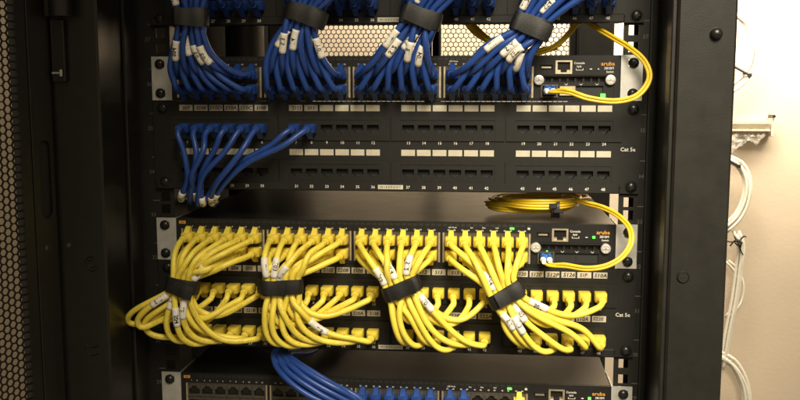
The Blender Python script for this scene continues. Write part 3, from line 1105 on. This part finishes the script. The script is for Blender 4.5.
# --- yellow groups: middle switch -> strap -> loops -> lower panel
YG = [
    dict(ctr=(183, 285), wv=(28, 8), half=10.5, wps=[
        (1, [(143, 303), (121, 319), (127, 330), (158, 316), (176, 302)]), (2, [(148, 307), (131, 323), (138, 330), (166, 318), (192, 303)]),
        (25, [(151, 311), (139, 328), (148, 337), (170, 337)]), (26, [(167, 314), (166, 338), (177, 347), (192, 342)]),
        (3, [(152, 306), (134, 315), (136, 325), (168, 322), (198, 314), (212, 304)]), (27, [(175, 315), (178, 335), (190, 346), (208, 341)]),
        (4, [(180, 312), (184, 327), (195, 329), (214, 312), (228, 301)]), (28, [(181, 312), (187, 330), (202, 345), (222, 341)]),
        (5, [(184, 310), (191, 324), (203, 325), (225, 310), (240, 301)]), (29, [(186, 310), (194, 328), (213, 343), (236, 340)]),
        (6, [(189, 308), (198, 320), (212, 320), (238, 306), (253, 300)]), (30, [(190, 308), (203, 328), (228, 342), (250, 340)])]),
    dict(ctr=(282, 287), wv=(40, 0), half=16.5, wps=[
        (7, [(266, 310), (267, 330), (276, 336), (288, 315), (294, 302)]), (31, [(262, 318), (265, 342), (275, 351), (290, 343)]),
        (8, [(272, 312), (276, 332), (286, 336), (300, 314), (308, 303)]), (32, [(270, 320), (275, 342), (289, 348), (305, 341)]),
        (9, [(280, 312), (285, 330), (297, 332), (314, 312), (323, 303)]), (33, [(279, 320), (287, 342), (302, 348), (320, 341)]),
        (10, [(287, 312), (293, 328), (305, 330), (326, 312), (337, 303)]), (34, [(286, 320), (297, 341), (315, 349), (335, 342)]),
        (11, [(294, 310), (302, 325), (317, 326), (340, 310), (352, 303)]), (35, [(293, 315), (307, 338), (328, 346), (350, 342)]),
        (12, [(300, 308), (310, 320), (326, 322), (352, 308), (366, 301)]), (36, [(300, 310), (317, 330), (340, 342), (362, 341)])]),
    dict(ctr=(402, 288), wv=(34, -11), half=14, wps=[
        (13, [(393, 308), (398, 326), (404, 326), (407, 308)]), (37, [(391, 312), (396, 338), (402, 350), (409, 343)]),
        (14, [(400, 308), (408, 328), (417, 326), (423, 307)]), (38, [(398, 312), (407, 340), (416, 352), (424, 344)]),
        (15, [(406, 308), (417, 328), (428, 326), (438, 307)]), (39, [(405, 312), (419, 341), (430, 354), (440, 345)]),
        (16, [(412, 306), (427, 327), (441, 326), (453, 307)]), (40, [(411, 308), (427, 338), (441, 356), (456, 347)]),
        (17, [(418, 304), (436, 325), (453, 327), (468, 308)]), (41, [(417, 304), (436, 332), (453, 352), (468, 347)]),
        (18, [(423, 301), (444, 322), (466, 325), (481, 307)]), (42, [(422, 301), (447, 331), (464, 347), (479, 345)])]),
    dict(ctr=(506, 294), wv=(30, -15), half=13, wps=[
        (19, [(499, 309), (510, 325), (518, 324), (523, 309)]), (43, [(497, 311), (509, 335), (521, 350), (527, 346)]),
        (20, [(506, 309), (520, 326), (531, 324), (539, 309)]), (44, [(504, 312), (518, 339), (532, 354), (541, 347)]),
        (21, [(513, 309), (531, 327), (546, 325), (556, 309)]), (45, [(511, 312), (528, 339), (545, 357), (556, 349)]),
        (22, [(518, 306), (540, 326), (560, 326), (571, 310)]), (46, [(516, 310), (538, 332), (562, 350), (571, 355), (573, 348)]),
        (23, [(522, 303), (546, 318), (570, 322), (584, 310)]), (47, [(521, 306), (545, 322), (570, 329), (583, 340)]),
        (48, [(525, 302), (552, 319), (578, 319), (593, 330)]), (24, [(525, 298), (549, 313), (577, 321), (595, 311)])]),
]
LAST_YELLOW = []
for g, G in enumerate(YG):
    items = []
    for k, (port, wps) in enumerate(G['wps']):
        c, r = k // 2, (1 if k % 2 == 0 else 0)         # odd k (front layer) come from the upper row
        items.append((switch_port(ZS2, g, c, r), wps, panel_port(ZP3, port)))
    raw, ctr, wv, ax = group_paths(items, G['ctr'], G['wv'], G['half'], -47, LAYP, ([2, 7], [0, 5, 9], [3, 6], [1, 8])[g])
    paths = []; pins = []
    for k, (ps, sp, wps, pe, ys) in enumerate(raw):
        o = ps + np.array([0, -17.0, 0]); o2 = ps + np.array([(sp[0] - ps[0]) * .06, -29.0, -1.5])
        a_ = sp - ax * 11
        fm = random.uniform(.40, .58)
        mid = np.array([o2[0] * fm + a_[0] * (1 - fm), min(ys, -40) - random.uniform(2, 12), o2[2] * (fm + .2) + a_[2] * (.8 - fm)])
        P = [o, o + np.array([0, -5, 0]), o2, mid, a_, sp, sp + ax * 11]
        si = 5
        n = len(wps)
        bob = random.uniform(-2.5, 3)
        for j, (u, v) in enumerate(wps):
            f = (j + .3) / n
            P.append(W(u + random.uniform(-2, 2), v + random.uniform(-3.2, 2.2) + bob, ys * (1 - f) - 34 * f + (-6 if j == 0 else 0)))
        e = pe + np.array([0, -17.0, 0])
        P += [e + np.array([(P[-1][0] - e[0]) * .15, -11, -2.0]), e + np.array([0, -4, 0]), e]
        Q = spline(P, 5.0)
        paths.append(Q)
        pins.append(int(np.argmin(np.linalg.norm(Q - sp, axis=1))))
    paths = relax(paths, RC, 60, pins)
    for k, Q in enumerate(paths):
        L = np.r_[0, np.cumsum(np.linalg.norm(np.diff(Q, axis=0), axis=1))]
        s0 = L[pins[k]]
        sl = []
        pre = {0: [11], 1: [1, 3, 7], 2: [1, 3, 9], 3: [1]}[g]
        post = {0: [1, 3, 5, 7], 1: [4, 8, 11], 2: [6, 11], 3: [3, 5, 7, 11]}[g]
        if k in pre: sl.append((s0 - 29 + random.uniform(-2, 2), 19))
        if k in post: sl.append((s0 + {5: 24, 11: 12, 6: 22}.get(k, 10) + random.uniform(-2, 6), 19))
        if g == 1 and k == 11: sl[-1] = (s0 + 38, 22)
        port = G['wps'][k][0]
        row = 'upper' if port < 25 else 'lower'
        build_cable(Q, 'yellow patch cable, %s yellow bundle from left, %s plug in the %s panel row' % (ORD[g], ORDN[(port - 1) % 6], row),
                    'yellow patch cables', 'yellow', [(raw[k][0], k % 2 == 0), (raw[k][3], True)], sl)
    strap('cable_strap', [Q[i] for Q, i in zip(paths, pins)], ctr, wv, ax, 14,
          'black hook-and-loop strap round the %s yellow cable bundle from left' % ORD[g], 'straps on the yellow bundles')

# --- blue groups: top switch -> strap -> up to the top panel
BG = [dict(ctr=(191, 18), wv=(34, 1), half=11.5, mid=(170, 205), top=(2, 0)),
      dict(ctr=(305, 14), wv=(34, 12), half=12.5, mid=(267, 318), top=(26, 40)),
      dict(ctr=(421, 18), wv=(36, 12), half=13.5, mid=(374, 426), top=(26, 62)),
      dict(ctr=(531, 26), wv=(33, 13), half=13, mid=(474, 527), top=(26, 62))]
for g, G in enumerate(BG):
    items = []
    for k in range(12):
        c, r = k // 2, (1 if k % 2 == 0 else 0)
        port = (25 if k % 2 else 1) + g * 6 + c
        items.append((switch_port(ZS1, g, c, r), [], panel_port(ZP1, port)))
    raw, ctr, wv, ax = group_paths(items, G['ctr'], G['wv'], G['half'], -50, LAYP, ([3, 8], [1, 6], [0, 5, 9], [2, 7])[g])
    paths = []; pins = []
    for k, (ps, sp, _, pe, ys) in enumerate(raw):
        o = ps + np.array([0, -17.0, 0])
        f = k / 11
        mu = G['mid'][0] * (1 - f) + G['mid'][1] * f
        m1 = W(mu, 52 + random.uniform(-2, 2), ys + 4)
        m2 = W(mu * .66 + 0.34 * (400 + (ps[0] - 250.7) * 1.0), 70 + (8 if k % 2 == 0 else 0), -40 - (6 if k % 2 else 0))
        P = [o, o + np.array([0, -5, 0]), ps + np.array([(m2[0] - ps[0]) * .12, -29.0, 0]), m2, m1, sp + ax * 11, sp, sp - ax * 11]
        fan = (f - .5) * 2
        P += [sp - ax * 30 + wv * fan * 7 + np.array([G['top'][0] * .25, -6, 0]),
              sp - ax * 62 + wv * fan * 16 + np.array([G['top'][0], -14, 0]),
              np.array([(sp[0] + G['top'][0] * 2) * .45 + pe[0] * .55, -66 if k % 2 else -56, pe[2] + (74 if k % 2 else 46)]),
              pe + np.array([0, -46, 18])]
        e = pe + np.array([0, -17.0, 0])
        P += [e + np.array([0, -11, 2.0]), e + np.array([0, -4, 0]), e]
        Q = spline(P, 5.0)
        paths.append(Q)
        pins.append(int(np.argmin(np.linalg.norm(Q - sp, axis=1))))
    paths = relax(paths, RC, 60, pins)
    for k, Q in enumerate(paths):
        L = np.r_[0, np.cumsum(np.linalg.norm(np.diff(Q, axis=0), axis=1))]
        s0 = L[pins[k]]
        sl = []
        below = {0: [1, 5, 7, 9], 1: [1, 3, 5, 11], 2: [1, 5, 7, 9, 3], 3: [1, 5, 9, 7]}[g]
        above = {0: [1, 4], 1: [1, 7], 2: [3], 3: [1, 9]}[g]
        if k in below: sl.append((s0 - 13 - 21 - {1: 5, 3: 9, 5: 2, 7: 8, 9: 11, 11: 4}[k], 19))
        if k in above: sl.append((s0 + 12 + random.uniform(-1, 3), 16))
        port = (25 if k % 2 else 1) + g * 6 + k // 2
        sw = 'upper' if k % 2 else 'lower'
        build_cable(Q, 'blue patch cable, %s blue bundle from left, %s plug in the %s switch row' % (ORD[g], ORDN[k // 2], sw),
                    'blue patch cables of the top switch', 'blue', [(raw[k][0], k % 2 == 0), (raw[k][3], True)], sl)
    strap('cable_strap', [Q[i] for Q, i in zip(paths, pins)], ctr, wv, ax, 16,
          'black hook-and-loop strap round the %s blue cable bundle from left' % ORD[g], 'straps on the blue bundles')

# --- eight blue cables of the middle panel, dropping to the left into the gap below it
P2C = [(1, [(183, 150), (188, 178)], (181, 197)), (2, [(196, 150), (193, 176)], (190, 200)), (3, [(204, 148), (191, 176)], (195, 194)),
       (4, [(215, 149), (200, 177)], (203, 203)), (5, [(228, 147), (203, 177)], (198, 204)), (6, [(242, 150), (217, 183)], (211, 200)),
       (7, [(270, 146), (229, 170)], (206, 199)), (8, [(285, 144), (238, 170)], (214, 198))]
paths = []
for i, (port, wps, tip) in enumerate(P2C):
    pe = panel_port(ZP2, port)
    e = pe + np.array([0, -17.0, 0])
    P = [e, e + np.array([0, -4, 0]), e + np.array([(-3 if i > 1 else 0) - (i > 5) * 4, -9, -5])]
    for j, (u, v) in enumerate(wps):
        P.append(W(u, v, -27 - (i % 3) * 5 + j * 3))
    q = W(*tip, -14)
    q[2] = max(q[2], -183)
    P += [q, np.array([q[0] - 6, 12, ZP2 - 88.9 - 12 - (i % 3) * 3]), np.array([q[0] * .6 + 4, 40, ZP2 - 88.9 - 16 - (i % 3) * 2]), np.array([8 + i, 85, ZP2 - 88.9 - 18 - (i % 2) * 5]), np.array([-18 + i, 150, ZP2 - 88.9 - 22])]
    paths.append(spline(P, 4.0))
for i, Q in enumerate(paths):
    L = np.r_[0, np.cumsum(np.linalg.norm(np.diff(Q, axis=0), axis=1))]
    near = L[int(np.argmin(np.abs(Q[:, 1] + 12) + (Q[:, 2] > -150) * 1e3))]
    build_cable(Q, 'blue patch cable hanging from the middle panel, %s of its eight from left' % ORDN[i],
                'blue patch cables of the middle panel', 'blue', [(panel_port(ZP2, P2C[i][0]), True)], [(near - 10, 17)] if i in (0, 2, 3, 5, 7) else [])

# --- blue cables at the bottom, from the gap under the yellow panel to the lowest switch
for i in range(8):
    m, c = (2, i) if i < 6 else (3, i - 6)
    ps = switch_port(ZS3, m, c, 0)
    a = i % 4; b = i // 4
    P = [np.array([150 + i * 4, 180, ZP3 - 88.9 - 14]), np.array([136 + i * 2.2, 30, ZP3 - 88.9 - 9 - b * 4]),
         W(274 + a * 4.2 + b * 2, 352 + b * 3, -12), W(282 + a * 6, 372 - a * 2.5 + b * 2, -44 - b * 6), W(312 + a * 6, 395 - a * 4 + b * 2, -54 - b * 6),
         W(352 + a * 4, 414 - a * 4 + b * 2, -54), np.array([ps[0] - 14, -50, ps[2] - 36 - a * 2]), ps + np.array([-2, -40, -14]),
         ps + np.array([0, -28, -1]), ps + np.array([0, -21, 0]), ps + np.array([0, -17, 0])]
    build_cable(spline(P, 4.0), 'blue patch cable of the bottom bundle, %s blue plug in the lowest switch' % ORDN[i],
                'blue patch cables of the lowest switch', 'blue', [(ps, False)])
ps = switch_port(ZS3, 3, 5, 0)
P = [ps + np.array([0, -17, 0]), ps + np.array([0, -21, 0]), ps + np.array([0, -30, -3]), ps + np.array([-4, -40, -40]), ps + np.array([-30, -42, -110]), ps + np.array([-90, -40, -190])]
build_cable(spline(P, 4.0), 'single yellow patch cable in the lowest switch', None, 'yellow', [(ps, False)])

# ------------------------------------------------------------------ fibre leads


def fibre(pts, start, label, coil_label=None):
    """duplex lead: two strands side by side, plugged with a blue connector"""
    t = thing('fibre_cable', start, label, 'cable', 'yellow fibre leads')
    Q = spline(pts, 3.0)
    T = np.gradient(Q, axis=0); T /= np.linalg.norm(T, axis=1)[:, None]
    side = np.cross(T, np.array([.25, 1.0, .35])); side /= np.linalg.norm(side, axis=1)[:, None] + 1e-9
    for _ in range(8):
        side[1:-1] = .5 * side[1:-1] + .25 * (side[:-2] + side[2:])
    side /= np.linalg.norm(side, axis=1)[:, None] + 1e-9
    k = np.clip(np.arange(len(Q)) / 8, 0, 1)[:, None]
    for s in (-1, 1):
        off = side * s * 1.35 * k + np.array([s * 3.1, 0, 0]) * (1 - k)
        part('strand', tube(Q + off, 1.5, 8), 'fiber', t, smooth=True)
    x, y, z = start
    mb = MB(); mb.box(x - 5.6, x + 5.6, -11, 2, z - 3.4, z + 4.4, .7)
    for s in (-1, 1):
        mb.box(x + s * 3.1 - 1.6, x + s * 3.1 + 1.6, -13, -4, z + 4.2, z + 5.4, .3)
    conn = part('connector', mb, 'lcblue', t)
    for s in (-1, 1):
        mb = MB(); mb.lathe(x + s * 3.1, z - .2, [(2.9, -11), (2.9, -13), (2.3, -14), (1.9, -24), (1.6, -24)], 12)
        ang_smooth(part('boot', mb, 'lcwhite', conn))
    return t


for zt_, kind in ((ZS1, 0), (ZS2, 1)):
    st = (395.0, -2.0, zt_ - 41.8 + 7.6)
    x, y, z = st
    if kind == 0:
        P = [(x, -16, z), (x + 1, -26, z - .6), W(566, 91, -36), W(590, 98.5, -42), W(618, 101, -42), W(638, 95, -38), W(649.5, 78, -32),
             W(645, 62, -26), W(630, 48, -16), W(612, 37, 0), W(597, 28, 14), W(580, 14, 30)]
        # coil hanging behind the top panel, resting on the switch
        cxm, czm = 372.0, 40.0
        for k in range(1, 24):
            a = math.radians(60 + k * 26)
            R_ = 66 + 3 * math.sin(k * 1.7)
            P.append((cxm + R_ * math.cos(a), 30 + 12 * math.sin(a * .5 + k * .2) + k * .5, max(czm + R_ * math.sin(a), ZS1 + 2.5)))
    else:
        P = [(x, -16, z), (x + 2, -26, z - 2), W(566, 265.5, -34), W(586, 268.5, -40), W(606, 266, -42), W(622, 257, -40), W(631, 243, -36),
             W(630, 229, -28), W(620, 217, -18), W(604, 208, -4), W(586, 203, 14), W(566, 197, 40)]
        # flat coil lying on top of the switch
        cxm, cym = 392.0, 60.0
        for k in range(1, 62):
            a = math.radians(40 + k * 24)
            R_ = 43 + 7 * math.sin(k * .37) + 3 * math.sin(k * 1.3)
            P.append((cxm + R_ * 1.06 * math.cos(a), cym + R_ * .95 * math.sin(a), ZS2 + 5.5 + k * .18 + 3 * math.sin(k * .6) * .5 + 3))
    fibre([np.array(p, float) for p in P], st, ('yellow fibre lead looping from the top switch up behind the top panel' if kind == 0
          else 'yellow fibre lead of the middle switch with its coil lying on top'))
p = W(555, 205, 22)
mb = MB()
n = 20
for a0, r_, hw in ((0, 7.5, 4.0),):
    v = []
    for k in range(n):
        a = 2 * math.pi * k / n
        for o, w_ in ((0, -1), (0, 1), (1.6, 1), (1.6, -1)):
            v.append((p[0] + w_ * hw, 16 + (r_ + o) * math.cos(a) * .75, ZS2 + 12.4 + (r_ + o) * math.sin(a)))
    mb.add(v, [(k * 4 + i, k * 4 + (i + 1) % 4, ((k + 1) % n) * 4 + (i + 1) % 4, ((k + 1) % n) * 4 + i) for k in range(n) for i in range(4)])
mb.box(p[0] - 2.2, p[0] + 7.5, 6.5, 8.6, ZS2 + 9, ZS2 + 13, .6); mb.box(p[0] - 6.5, p[0] + 1, 7.0, 8.8, ZS2 + 13.2, ZS2 + 18.5, .6)
tag(part('coil_tie', mb, 'velcro'), 'small black tie round the fibre coil on the middle switch', 'tie')

# ------------------------------------------------------------------ what hangs on the wall behind, right of the rack


def wall_bundle(pts, nst, r, spread, label, cat='cable'):
    pts = [W(u, v, y) for u, v, y in pts]
    t = thing('wall_cable_bundle', pts[0], label, cat, 'white cables on the wall')
    for k in range(nst):
        a = 2 * math.pi * k / nst
        Q = spline([p + np.array([math.cos(a) * spread, math.sin(a) * spread * .7 - abs(spread), math.sin(a * 2 + 1) * spread * .8 + random.uniform(-1.5, 1.5)]) for p in pts], 12)
        part('strand', tube(Q, r, 8), 'wcable', t, smooth=True)
    return t


YW = 965
wall_bundle([(726, 8, YW), (744, 20, YW), (753, 42, YW), (752, 64, YW), (742, 80, YW), (726, 92, YW)], 5, 3.2, 6.5, 'loop of white cables on the wall at the upper right of the rack')
wall_bundle([(726, 158, YW), (738, 164, YW), (746, 180, YW), (745, 200, YW), (737, 216, YW), (724, 228, YW)], 6, 3.2, 6.5, 'loop of white cables below the white connection block')
wall_bundle([(735, 232, YW), (740, 246, YW), (738, 270, YW), (734, 300, YW), (728, 330, YW), (722, 366, YW)], 4, 3.2, 5.5, 'white cables hanging straight down beside the rack edge')
wall_bundle([(726, 262, YW), (736, 272, YW), (741, 288, YW), (738, 304, YW), (726, 318, YW)], 2, 2.6, 4, 'small white cable loop halfway down the wall')
wall_bundle([(714, 352, YW), (730, 361, YW), (742, 380, YW), (746, 405, YW), (742, 440, YW)], 6, 3.4, 7, 'large white cable loop in the lower right corner beside the rack')

blk = thing('connection_block', W(745, 133, 985), 'white punch-down connection block fixed to the wall right of the rack', 'wall block')
a = W(726, 122, 960); b = W(773, 133, 960)
mb = MB(); mb.box(a[0], b[0], 978, 998, b[2] + 4, a[2] - 3, 1.5)
part('base', mb, 'wblock', blk)
mb = MB()
for i in range(26):
    x = a[0] + 2 + i * (b[0] - a[0] - 4) / 26
    mb.box(x, x + 2, 968, 977.8, a[2] - 3.5, a[2] + 2.0); mb.box(x, x + 2, 968, 977.8, b[2] + 3, b[2] + 7)
o = part('teeth', mb, 'wblock', blk); o['kind'] = 'stuff'
mb = MB(); mb.box(b[0] + .2, b[0] + 5, 972, 999, b[2] - 8, a[2] + 7, 1)
part('end_clip', mb, 'wblock', blk)
mb = MB(); mb.lathe(b[0] + 3, a[2] + 11, [(3.4, 998), (3.4, 968), (2.2, 965)], 12)
part('knob', mb, 'bscrew', blk)
# crumpled clear bag under the block
a = W(728, 134, 982); b = W(764, 150, 982)
mb = MB(); nx_, nz_ = 18, 10
for s in (0, 1):
    v = []
    for i in range(nx_ + 1):
        for j in range(nz_ + 1):
            fx, fz = i / nx_, j / nz_
            rim = min(1, 4 * min(fx, 1 - fx)) * min(1, 3 * (1 - fz) + .2)
            x = a[0] + (b[0] - a[0]) * fx * (1 - .25 * fz) + random.uniform(-2.5, 2.5)
            z = a[2] + (b[2] - a[2]) * fz * (.75 + .35 * math.sin(fx * 5 + 1)) + random.uniform(-2.5, 2.5)
            v.append((x, 972 + (-1 if s == 0 else 1) * rim * random.uniform(4, 16), z))
    mb.add(v, [(i * (nz_ + 1) + j, (i + 1) * (nz_ + 1) + j, (i + 1) * (nz_ + 1) + j + 1, i * (nz_ + 1) + j + 1) for i in range(nx_) for j in range(nz_)])
tag(part('plastic_bag', mb, 'bag', smooth=True), 'crumpled clear plastic bag hanging under the white connection block', 'bag')

for nm, (u, v), lab in (('a', (744, 72), 'dark tie round the upper white cable loop'), ('b', (733, 163), 'dark tie at the top of the white cable loop under the block')):
    c = W(u, v, YW - 14); d = np.array([9.0, 0, -5.0])
    Q = spline([c - d * 2, c, c + d * 1.1], 3)
    tm = tube(Q, 2.6, 8)
    k = len(tm.v); e = c + d * 1.2
    bx_ = MB(); bx_.v = tm.v; bx_.f = tm.f; bx_.m = tm.m
    bx_.box(e[0] - 3.4, e[0] + 4.0, e[1] - 3, e[1] + 3, e[2] - 3.6, e[2] + 3.6, .8)
    tag(part('cable_tie', bx_, 'tie'), lab, 'tie', 'ties on the white cables')
t = thing('wire_tie', W(738, 243, YW - 20), 'twisted dark wire tie with loose ends holding the white wall cables', 'tie')
for pts in ([(722, 240), (732, 242), (740, 240), (744, 236), (746, 237)], [(734, 236), (738, 243), (741, 251), (743, 255)], [(730, 246), (736, 240), (741, 243), (740, 249)], [(737, 239), (742, 243), (739, 246), (735, 243)]):
    Q = spline([W(u, v, YW - 18 + random.uniform(-4, 4)) for u, v in pts], 4)
    part('wire', tube(Q, 1.5, 6), 'tie', t, smooth=True)
